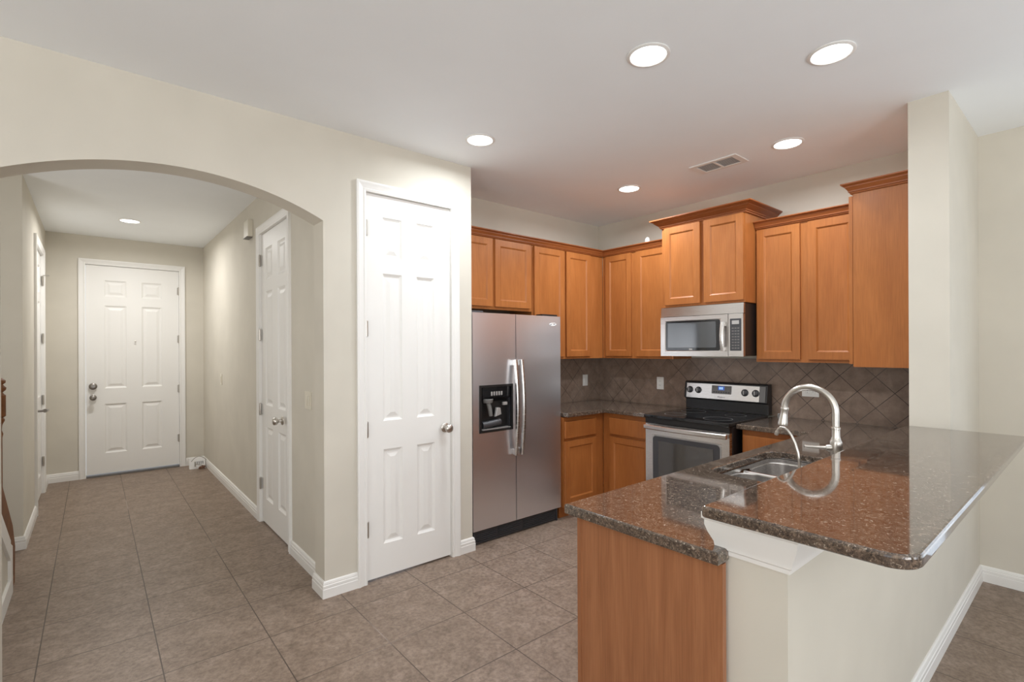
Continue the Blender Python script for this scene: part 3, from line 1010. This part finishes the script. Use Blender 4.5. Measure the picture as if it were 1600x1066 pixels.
ZT0, ZT1 = 1.0085, 1.040
b0 = rrect(1.250, 3.362, 0.242, 0.712, 0.001, 1)
def bar_outline():
    x0, x1, y0, y1 = 1.250, 3.368, 0.245, 0.707
    out = [(x1, y1)]
    for (cx, cy, r, a) in ((x0 + 0.012, y1 - 0.012, 0.012, 90), (x0 + 0.060, y0 + 0.060, 0.060, 180), (x1 - 0.012, y0 + 0.012, 0.012, 270)):
        out += [(cx + r * math.cos(R(a + 90 * i / 16)), cy + r * math.sin(R(a + 90 * i / 16))) for i in range(17)]
    return out
o = MB().prism(bar_outline(), 2, ZT0, ZT1, 0.008, 3).build('bar_top', 'granite')
tag(o, 'raised glossy brown granite breakfast bar top with rounded corner', 'countertop')

# ------------------------------------------------------------------ sink
sk = thing('kitchen_sink', (2.44, 0.98, ZC0), 'double bowl stainless steel sink set under the peninsula granite', 'sink')
XMID = 2.445
def bowl(x0, x1, y0, y1):
    b = MB()
    lv = [(0.0, 0.858, 0.075), (0.004, 0.850, 0.072), (0.008, 0.72, 0.068), (0.020, 0.688, 0.062), (0.045, 0.676, 0.045)]
    rings = []
    for ins, z, r in lv:
        rings.append([b.bm.verts.new((x, y, z)) for x, y in rrect(x0 + ins, x1 - ins, y0 + ins, y1 - ins, r, 6)])
    for a, c in zip(rings, rings[1:]):
        for k in range(len(a)):
            b.bm.faces.new((a[k], a[(k + 1) % len(a)], c[(k + 1) % len(a)], c[k]))
    b.bm.faces.new(rings[-1])
    cx, cy = (x0 + x1) / 2, (y0 + y1) / 2
    bo = b.build('bowl', 'steel_sink', sk, 50)
    MB().lathe([(0.045, 0.6775), (0.043, 0.680), (0.034, 0.679), (0.030, 0.6765)], (cx, cy, 0), (0, 0, 1), 24).build('drain', 'nickel', bo, 40)
bowl(SX0 + 0.006, XMID - 0.012, SY0 + 0.002, SY1 - 0.004)
bowl(XMID + 0.012, SX1 - 0.006, SY0 + 0.002, SY1 - 0.004)
b = slab_with_hole(rrect(SX0 - 0.02, SX1 + 0.02, SY0 - 0.02, SY1 + 0.015, 0.06), rrect(SX0 + 0.006, SX1 - 0.006, SY0 + 0.002, SY1 - 0.004, 0.075), 0.8745, 0.8775, 0)
b.build('rim', 'steel_sink', sk)
b = MB()
b.prism([(XMID - 0.013, 0.850), (XMID - 0.011, 0.859), (XMID - 0.005, 0.8625), (XMID + 0.005, 0.8625), (XMID + 0.011, 0.859), (XMID + 0.013, 0.850)], 1, SY0 + 0.01, SY1 - 0.012)
b.build('divider', 'steel_sink', sk, 50)
b = MB()
hole = rrect(SX0 + 0.006, SX1 - 0.006, SY0 + 0.002, SY1 - 0.004, 0.075)
ra = [b.bm.verts.new((x, y, 0.8755)) for x, y in hole]
rb = [b.bm.verts.new((x, y, 0.858)) for x, y in hole]
for k in range(len(ra)):
    b.bm.faces.new((ra[k], ra[(k + 1) % len(ra)], rb[(k + 1) % len(ra)], rb[k]))
b.build('skirt', 'steel_sink', sk, 50)

# ------------------------------------------------------------------ faucets
FX, FY = 2.50, 0.772
f = thing('kitchen_faucet', (FX, FY, ZC1), 'tall arched brushed nickel pull down faucet behind the bar', 'faucet')
b = MB().lathe([(0, 0.9145), (0.030, 0.9145), (0.030, 0.922), (0.026, 0.928), (0.024, 0.945), (0.0235, 0.99), (0.0265, 1.000), (0.0265, 1.045), (0.0225, 1.055), (0.0195, 1.060), (0.0195, 1.066), (0.0175, 1.070),
                (0.0170, 1.102), (0.0190, 1.104), (0.0190, 1.112), (0.0150, 1.115), (0, 1.115)], (FX, FY, 0), (0, 0, 1), 28)
b.build('faucet_body', 'nickel', f, 40)
rr_ = 0.106
pts = [(FX, FY, 1.112 + 0.02 * i) for i in range(4)]
pts += [(FX, FY + rr_ - rr_ * math.cos(a), 1.176 + rr_ * math.sin(a)) for a in [math.pi * i / 24 for i in range(0, 24)]]
ea = math.pi * 0.99
pts += [(FX, FY + rr_ - rr_ * math.cos(ea), 1.176 + rr_ * math.sin(ea))]
MB().tube(pts, 0.0148, 16).build('spout', 'nickel', f, 60)
hd = Vector((FX, FY + 2 * rr_ - 0.001, 1.176))
dr = Vector((0.0, 0.12, -1)).normalized()
b = MB().lathe([(0, -0.008), (0.0155, -0.008), (0.0180, -0.004), (0.0180, 0.006), (0.0160, 0.010), (0.0165, 0.030), (0.0215, 0.065), (0.0225, 0.075), (0.0215, 0.080), (0.015, 0.082), (0, 0.082)], hd, dr, 24)
sh = b.build('spray_head', 'nickel', f, 40)
MB().box((FX - 0.005, hd.y + 0.022, 1.125), (FX + 0.005, hd.y + 0.031, 1.150), 0.003).build('spray_button', 'greyplastic', sh)
b = MB().tube([(FX - 0.014, FY + 0.012, 1.022), (FX - 0.024, FY + 0.030, 1.020)], [0.016, 0.013], 16)
b.tube([(FX - 0.022, FY + 0.028, 1.0205), (FX - 0.040, FY + 0.060, 1.020), (FX - 0.058, FY + 0.092, 1.021), (FX - 0.064, FY + 0.104, 1.023)], [0.0085, 0.0065, 0.0072, 0.0085], 14)
b.build('lever_handle', 'nickel', f, 50)

WX, WY = 2.10, 0.772
f = thing('water_tap', (WX, WY, ZC1), 'thin curved drinking water tap between tall faucet and sink', 'faucet')
MB().lathe([(0, 0.9145), (0.017, 0.9145), (0.017, 0.921), (0.010, 0.928), (0.0095, 0.960), (0, 0.960)], (WX, WY, 0), (0, 0, 1), 20).build('tap_base', 'nickel', f, 40)
pts = [(WX, WY, 0.955), (WX, WY, 0.985), (WX, WY + 0.001, 1.02), (WX, WY + 0.006, 1.055), (WX, WY + 0.016, 1.09), (WX, WY + 0.029, 1.118), (WX, WY + 0.042, 1.136),
       (WX, WY + 0.055, 1.145), (WX, WY + 0.067, 1.146), (WX, WY + 0.077, 1.139), (WX, WY + 0.083, 1.126)]
MB().tube(pts, 0.0052, 12).build('tap_spout', 'nickel', f, 60)
MB().lathe([(0, 0), (0.0075, 0), (0.0075, 0.014), (0.006, 0.016), (0, 0.016)], (WX, WY + 0.0825, 1.128), (0, 0.25, -1), 14).build('tap_tip', 'nickel', f, 40)
MB().tube([(WX, WY + 0.006, 0.950), (WX + 0.01, WY + 0.03, 0.953), (WX + 0.012, WY + 0.045, 0.955)], [0.005, 0.004, 0.005], 10).build('tap_lever', 'nickel', f, 50)

# ------------------------------------------------------------------ refrigerator
FRX0, FRX1, FRY = 2.135, 3.050, 3.000
fr = thing('refrigerator', (2.59, 3.25, 0), 'stainless side by side refrigerator with ice dispenser', 'refrigerator')
MB().prism([(FRX0 + 0.004, 0.02), (FRX1 - 0.004, 0.02), (FRX1 - 0.004, 1.722), (FRX0 + 0.004, 1.722)], 1, FRY + 0.082, YU - 0.006).prism(
    [(FRX0 + 0.004, 0.02), (FRX1 - 0.004, 0.02), (FRX1 - 0.004, 1.35), (2.92, 1.35), (2.92, 1.722), (FRX0 + 0.004, 1.722)], 1, YU - 0.006, YF - 0.03).build('case', 'greydark', fr)
SPL = 2.552
DX0, DX1, DZ0, DZ1 = 2.192, 2.520, 0.832, 1.190

def steel_door(name, x0, x1, hole=None):
    z0, z1 = 0.112, 1.733
    b = MB()
    if hole:
        hx0, hx1, hz0, hz1 = hole
        b.leaf((0, FRY, 0), UX, (0, -1, 0), x0, x1, z0, z1, [(hx0, hx1, hz0, hz1)], [(0.0005, -0.055)], 0.074)
    else:
        b.leaf((0, FRY, 0), UX, (0, -1, 0), x0, x1, z0, z1, [], [], 0.074)
    bmesh.ops.remove_doubles(b.bm, verts=b.bm.verts[:], dist=1e-5)
    es = [e for e in b.bm.edges if all(abs(vv.co.y - FRY) < 1e-5 for vv in e.verts) and all(
        abs(vv.co.x - x0) < 1e-5 for vv in e.verts) or all(abs(vv.co.y - FRY) < 1e-5 for vv in e.verts) and all(abs(vv.co.x - x1) < 1e-5 for vv in e.verts)]
    bmesh.ops.bevel(b.bm, geom=es, offset=0.014, segments=4, affect='EDGES', profile=0.5)
    return b.build(name, 'steel', fr, 30)

fz = steel_door('freezer_door', FRX0, SPL - 0.003, (DX0, DX1, DZ0, DZ1))
fd = steel_door('refrigerator_door', SPL + 0.003, FRX1)

def fridge_handle(x, par):
    b = MB()
    n = 22
    prev = None
    for i in range(n + 1):
        s = i / n
        z = 0.632 + s * (1.378 - 0.632)
        bow = math.sin(math.pi * s)
        y = FRY - 0.034 - 0.028 * bow
        ring = [b.bm.verts.new((x + dx, y + dy, z)) for dx, dy in ((-0.0125, 0.012), (-0.0135, -0.004), (-0.008, -0.011), (0.008, -0.011), (0.0135, -0.004), (0.0125, 0.012))]
        if prev:
            for k in range(6):
                b.bm.faces.new((prev[k], prev[(k + 1) % 6], ring[(k + 1) % 6], ring[k]))
        else:
            b.bm.faces.new(ring)
        prev = ring
    b.bm.faces.new(prev)
    for z in (0.636, 1.332):
        b.box((x - 0.012, FRY - 0.026, z), (x + 0.012, FRY - 0.0005, z + 0.042), 0.003)
    return b.build('handle', 'steel_bright', par, 30)
fridge_handle(SPL - 0.030, fz)
fridge_handle(SPL + 0.034, fd)

# ice and water dispenser in the freezer door
dp = MB()
dp.box((DX0, FRY - 0.004, DZ0), (DX0 + 0.022, FRY + 0.02, DZ1), 0.002).box((DX1 - 0.016, FRY - 0.004, DZ0), (DX1, FRY + 0.02, DZ1), 0.002)
dp.box((DX0 + 0.022, FRY - 0.004, DZ1 - 0.018), (DX1 - 0.016, FRY + 0.02, DZ1), 0.002).box((DX0 + 0.022, FRY - 0.004, DZ0), (DX1 - 0.016, FRY + 0.02, DZ0 + 0.014), 0.002)
dsp = dp.build('dispenser', 'black', fz)
MB().box((DX0 + 0.005, FRY + 0.046, DZ0 + 0.005), (DX1 - 0.005, FRY + 0.053, DZ1 - 0.005)).build('recess_back', 'black', dsp)
MB().prism([(FRY - 0.002, 1.172), (FRY - 0.002, 1.095), (FRY + 0.045, 1.060), (FRY + 0.045, 1.172)], 0, DX0 + 0.03, DX1 - 0.03).build('control_panel', 'blackgloss', dsp)
b = MB()
for i in range(5):
    b.box((2.30 + i * 0.024, FRY - 0.006, 1.108), (2.315 + i * 0.024, FRY - 0.0021, 1.138), 0.002)
b.build('buttons', 'silverplastic', dsp)
b = MB()
b.lathe([(0.040, 0), (0.043, -0.004), (0.036, -0.030), (0.030, -0.034), (0, -0.034)], (2.285, FRY + 0.018, 1.085), (0, 0, 1), 20)
b.tube([(2.285, FRY + 0.010, 1.055), (2.295, FRY + 0.002, 1.000), (2.305, FRY + 0.004, 0.955)], [0.018, 0.016, 0.014], 12)
b.build('ice_paddle', 'greyplastic', dsp, 40)
b = MB()
b.prism([(2.345, 0.945), (2.405, 0.960), (2.395, 1.010), (2.360, 1.015)], 1, FRY - 0.002, FRY + 0.02, 0.004)
b.box((2.425, FRY + 0.0, 1.028), (2.465, FRY + 0.02, 1.052), 0.003)
b.build('water_paddle', 'silverplastic', dsp)
MB().tube([(2.235, FRY + 0.022, 0.888), (2.30, FRY + 0.014, 0.893), (2.40, FRY + 0.014, 0.905)], [0.026, 0.026, 0.024], 14).build('ice_chute', 'greydark', dsp, 50)
b = MB()
for i in range(4):
    b.box((DX0 + 0.03, FRY - 0.003 + i * 0.011, DZ0 + 0.020), (DX1 - 0.025, FRY + 0.002 + i * 0.011, DZ0 + 0.026))
b.build('drip_tray', 'silverplastic', dsp)

# kick grille
b = MB()
b.box((FRX0 + 0.012, FRY + 0.028, 0.004), (FRX1 - 0.035, FRY + 0.060, 0.104))
for i in range(6):
    z = 0.018 + i * 0.0145
    for xa, xb in ((FRX0 + 0.022, 2.37), (2.385, 2.63), (2.645, FRX1 - 0.045)):
        b.box((xa, FRY + 0.018, z), (xb, FRY + 0.0285, z + 0.007), 0.001)
b.box((FRX0 + 0.012, FRY + 0.010, 0.004), (FRX0 + 0.020, FRY + 0.030, 0.104)).box((FRX1 - 0.043, FRY + 0.010, 0.004), (FRX1 - 0.035, FRY + 0.030, 0.104))
b.build('kick_grille', 'greydark', fr)
MB().box((2.86, FRY + 0.02, 1.7335), (3.035, FRY + 0.10, 1.750), 0.004).build('hinge_cover', 'black', fr)
MB().box((2.14, FRY + 0.02, 1.7335), (2.25, FRY + 0.10, 1.748), 0.004).build('hinge_cover', 'greydark', fr)
# oval swirl badge
b = MB()
bc = Vector((2.957, FRY - 0.0045, 1.664))
pts = [bc + Vector((0.036 * math.cos(a), 0, 0.0105 * math.sin(a) + 0.003 * math.cos(a))) for a in [R(-150 + i * 12) for i in range(28)]]
b.tube(pts, [0.0012 + 0.0030 * math.sin(math.pi * i / 27) for i in range(28)], 8)
b.lathe([(0, -0.001), (0.012, -0.001), (0.013, 0.0015), (0.010, 0.003), (0, 0.003)], bc + Vector((-0.002, 0.003, -0.001)), (0, -1, 0), 20)
b.build('badge', 'white', fd, 60)

# ------------------------------------------------------------------ stove
RY0, RY1 = 1.727, 2.437
sv = thing('stove', (3.8, 2.08, 0), 'stainless electric stove with black glass cooktop', 'stove')
MB().box((3.502, RY0, 0.05), (4.16, RY1, 0.898), 0.004).build('body', 'black', sv)
MB().box((3.54, RY0 + 0.02, 0.0), (4.12, RY1 - 0.02, 0.05)).build('plinth', 'black', sv)
ck = MB().box((3.444, RY0 - 0.003, 0.899), (4.075, RY1 + 0.003, 0.926), 0.006, 3).build('cooktop', 'blackgloss', sv, 40)
b = MB()
for x, y, r in ((3.62, 1.90, 0.105), (3.62, 2.26, 0.085), (3.90, 1.90, 0.08), (3.90, 2.26, 0.10)):
    MB().lathe([(r, 0.9262), (r, 0.9266), (r - 0.004, 0.9266), (r - 0.004, 0.9262)], (x, y, 0), (0, 0, 1), 40).build('burner_ring', 'greyplastic', ck, 40)
MB().prism([(3.462, 0.856), (3.458, 0.898), (3.502, 0.898), (3.502, 0.856)], 1, RY0 + 0.002, RY1 - 0.002).build('front_lip', 'black', sv)
od = MB().leaf((3.460, 0, 0), UY, (-1, 0, 0), RY0 + 0.004, RY1 - 0.004, 0.225, 0.852, [(1.790, 2.372, 0.345, 0.768)], [(0.003, -0.0015)], 0.040).build('oven_door', 'steel_bright', sv)
def rpanel(name, x, d, y0, y1, z0, z1, r, material, par):
    MB().prism(rrect(y0, y1, z0, z1, r, 6), 0, x - d, x, 0.001).build(name, material, par)
rpanel('window_surround', 3.4612, 0.0035, 1.792, 2.370, 0.347, 0.766, 0.03, 'silverplastic', od)
rpanel('window_frame', 3.4575, 0.0035, 1.800, 2.362, 0.355, 0.758, 0.028, 'greydark', od)
rpanel('window_glass', 3.4538, 0.002, 1.848, 2.310, 0.392, 0.722, 0.006, 'ovenglass', od)
b = MB()
n = 20
prev = None
for i in range(n + 1):
    s = i / n
    y = RY0 + 0.012 + s * (RY1 - RY0 - 0.024)
    x = 3.430 - 0.022 * math.sin(math.pi * s)
    ring = [b.bm.verts.new((x + dx, y, 0.8285 + dz)) for dx, dz in ((0.010, -0.016), (-0.004, -0.018), (-0.010, -0.010), (-0.010, 0.012), (-0.004, 0.018), (0.010, 0.017))]
    if prev:
        for k in range(6):
            b.bm.faces.new((prev[k], prev[(k + 1) % 6], ring[(k + 1) % 6], ring[k]))
    else:
        b.bm.faces.new(ring)
    prev = ring
b.bm.faces.new(prev)
for y in (RY0 + 0.014, RY1 - 0.052):
    b.box((3.432, y, 0.815), (3.4598, y + 0.038, 0.842), 0.003)
b.build('handle', 'steel_bright', od, 35)
MB().box((3.462, RY0 + 0.004, 0.062), (3.5015, RY1 - 0.004, 0.215), 0.004).build('storage_drawer', 'steel', sv)
# backguard
BX = 4.095
b = MB()
b.prism([(BX, 0.9265), (BX, 1.010), (BX - 0.030, 1.022), (BX - 0.012, 1.160), (BX, 1.168), (4.160, 1.168), (4.160, 0.9265)], 1, RY0 + 0.004, RY1 + 0.012, 0.003)
bgd = b.build('backguard', 'black', sv)
ang = math.atan2(0.018, 0.138)
def bp(y, s, d=0.0):
    """point on the sloped control face: s 0..1 from bottom to top, d out of it"""
    x = BX - 0.030 + 0.018 * s
    z = 1.022 + 0.138 * s
    return Vector((x - d * math.cos(ang), y, z + d * math.sin(ang)))
def bpanel(y0, y1, s0, s1, d0, d1):
    m_ = MB()
    A = [bp(y0, s0, d0), bp(y1, s0, d0), bp(y1, s1, d0), bp(y0, s1, d0)]
    B = [bp(y0, s0, d1), bp(y1, s0, d1), bp(y1, s1, d1), bp(y0, s1, d1)]
    m_.quad(*B); m_.quad(*A)
    for k in range(4):
        m_.quad(A[k], A[(k + 1) % 4], B[(k + 1) % 4], B[k])
    return m_
cp = bpanel(RY0 + 0.062, RY1 - 0.012, 0.03, 0.93, 0.0005, 0.006).build('control_panel', 'steel_bright', bgd)
bpanel(RY0 + 0.016, RY0 + 0.060, 0.03, 0.93, 0.0005, 0.005).build('end_cap', 'greyplastic', bgd)
disp = bpanel(2.018, 2.188, 0.36, 0.86, 0.0061, 0.010).build('display', 'greyplastic', cp)
bpanel(2.076, 2.132, 0.58, 0.82, 0.0101, 0.0112).build('clock_screen', 'display', disp)
b = MB()
for k in range(3):
    q = bpanel(2.090 + k * 0.012, 2.097 + k * 0.012, 0.63, 0.77, 0.0113, 0.0118)
    me_ = bpy.data.meshes.new('x'); q.bm.to_mesh(me_); q.bm.free(); b.bm.from_mesh(me_); bpy.data.meshes.remove(me_)
b.build('clock_digits', 'digits', disp)
b = MB()
for k in range(7):
    q = bpanel(2.030 + k * 0.0215, 2.044 + k * 0.0215, 0.42, 0.50, 0.0101, 0.0115)
    me_ = bpy.data.meshes.new('x'); q.bm.to_mesh(me_); q.bm.free(); b.bm.from_mesh(me_); bpy.data.meshes.remove(me_)
b.build('buttons', 'greydark', disp)
nrm_b = Vector((-math.cos(ang), 0, math.sin(ang)))
for y in (2.392, 2.312, 1.905, 1.818):
    p = bp(y, 0.52, 0.006)
    kb = MB().lathe([(0, 0), (0.029, 0), (0.029, 0.003), (0.024, 0.006), (0.021, 0.020), (0.017, 0.023), (0, 0.023)], p, nrm_b, 24).build('knob', 'greydark', cp, 40)
    q = p + nrm_b * 0.0232
    MB().box(q + Vector((-0.006, -0.004, -0.016)), q + Vector((0.003, 0.004, 0.016)), 0.002).build('pointer', 'silverplastic', kb)
fc = bpy.data.curves.new('lettering', 'FONT')
fc.body = 'Whirlpool'
fc.size = 0.016
fc.extrude = 0.0003
fc.align_x = 'CENTER'
fc.materials.append(M['greydark'])
_tmp = bpy.data.objects.new('lettering_curve', fc)
COL.objects.link(_tmp)
bpy.context.view_layer.update()
_me = bpy.data.meshes.new_from_object(_tmp.evaluated_get(bpy.context.evaluated_depsgraph_get()))
bpy.data.objects.remove(_tmp)
fo = bpy.data.objects.new('lettering', _me)
COL.objects.link(fo)
fo.parent = cp
pw = bp(2.103, 0.13, 0.0066)
fo.matrix_local = Matrix.Translation(pw - sv.location) @ Matrix(((0, math.sin(ang), -math.cos(ang), 0), (-1, 0, 0, 0), (0, math.cos(ang), math.sin(ang), 0), (0, 0, 0, 1)))

# ------------------------------------------------------------------ microwave
XW0, MY0, MY1, MZ0, MZ1 = 3.690, 1.738, 2.440, 1.396, 1.800
mw = thing('microwave', (3.93, 2.09, MZ0), 'stainless over the range microwave under the raised cabinet', 'microwave')
MB().box((XW0 + 0.034, MY0 + 0.002, MZ0 + 0.004), (XR - 0.014, MY1 - 0.002, MZ1), 0.004).build('case', 'black', mw)
MB().prism([(XW0 + 0.004, 1.722), (XW0 + 0.010, MZ1 - 0.001), (XW0 + 0.0335, MZ1 - 0.001), (XW0 + 0.0335, 1.722)], 1, MY0, MY1, 0.002).build('vent_panel', 'steel_mw', mw)
YC = 1.852
md = MB().leaf((XW0, 0, 0), UY, (-1, 0, 0), YC + 0.002, MY1, MZ0, 1.7185, [(1.912, 2.398, 1.436, 1.688)], [(0.006, -0.002)], 0.033).build('door', 'steel_mw', mw)
rpanel('window_frame', XW0 + 0.0018, 0.0022, 1.918, 2.392, 1.442, 1.682, 0.012, 'blackgloss', md)
rpanel('window_glass', XW0 - 0.0005, 0.0012, 1.950, 2.372, 1.464, 1.668, 0.006, 'mwglass', md)
MB().box((XW0 - 0.003, 2.148, 1.4455), (XW0 - 0.0005, 2.176, 1.4575), 0.001).build('badge', 'silverplastic', md)
b = MB()
prev = None
for i in range(17):
    s = i / 16
    z = 1.438 + s * 0.222
    x = XW0 - 0.026 - 0.016 * math.sin(math.pi * s)
    ring = [b.bm.verts.new((x + dx, 1.886 + dy, z)) for dx, dy in ((0.008, -0.013), (-0.004, -0.014), (-0.009, -0.008), (-0.009, 0.008), (-0.004, 0.014), (0.008, 0.013))]
    if prev:
        for k in range(6):
            b.bm.faces.new((prev[k], prev[(k + 1) % 6], ring[(k + 1) % 6], ring[k]))
    else:
        b.bm.faces.new(ring)
    prev = ring
b.bm.faces.new(prev)
for z in (1.440, 1.628):
    b.box((XW0 - 0.024, 1.876, z), (XW0 - 0.0005, 1.896, z + 0.030), 0.003)
b.build('handle', 'steel_bright', md, 35)
pc = MB().box((XW0, MY0, MZ0), (XW0 + 0.033, YC - 0.001, 1.7185), 0.002).build('control_panel', 'steel_mw', mw)
rpanel('keypad', XW0 - 0.0002, 0.0022, 1.752, 1.838, 1.440, 1.682, 0.004, 'greydark', pc)
MB().box((XW0 - 0.0035, 1.768, 1.640), (XW0 - 0.0025, 1.822, 1.668)).build('display', 'silverplastic', pc)
b = MB()
for r in range(8):
    for c in range(3):
        b.box((XW0 - 0.0035, 1.766 + c * 0.021, 1.455 + r * 0.0215), (XW0 - 0.0025, 1.781 + c * 0.021, 1.464 + r * 0.0215))
b.build('buttons', 'greyplastic', pc)

# small white thing on top of the left range-wall cabinet
o = MB().lathe([(0, 2.4265), (0.020, 2.4265), (0.024, 2.44), (0.022, 2.468), (0.015, 2.482), (0.008, 2.488), (0, 2.489)], (3.93, 2.735, 0.0), (0, 0, 1), 20).build('plastic_cap', 'white', None, 40)
tag(o, 'small white rounded object lying on top of the corner wall cabinet', 'cap')
o.location.z = -0.002
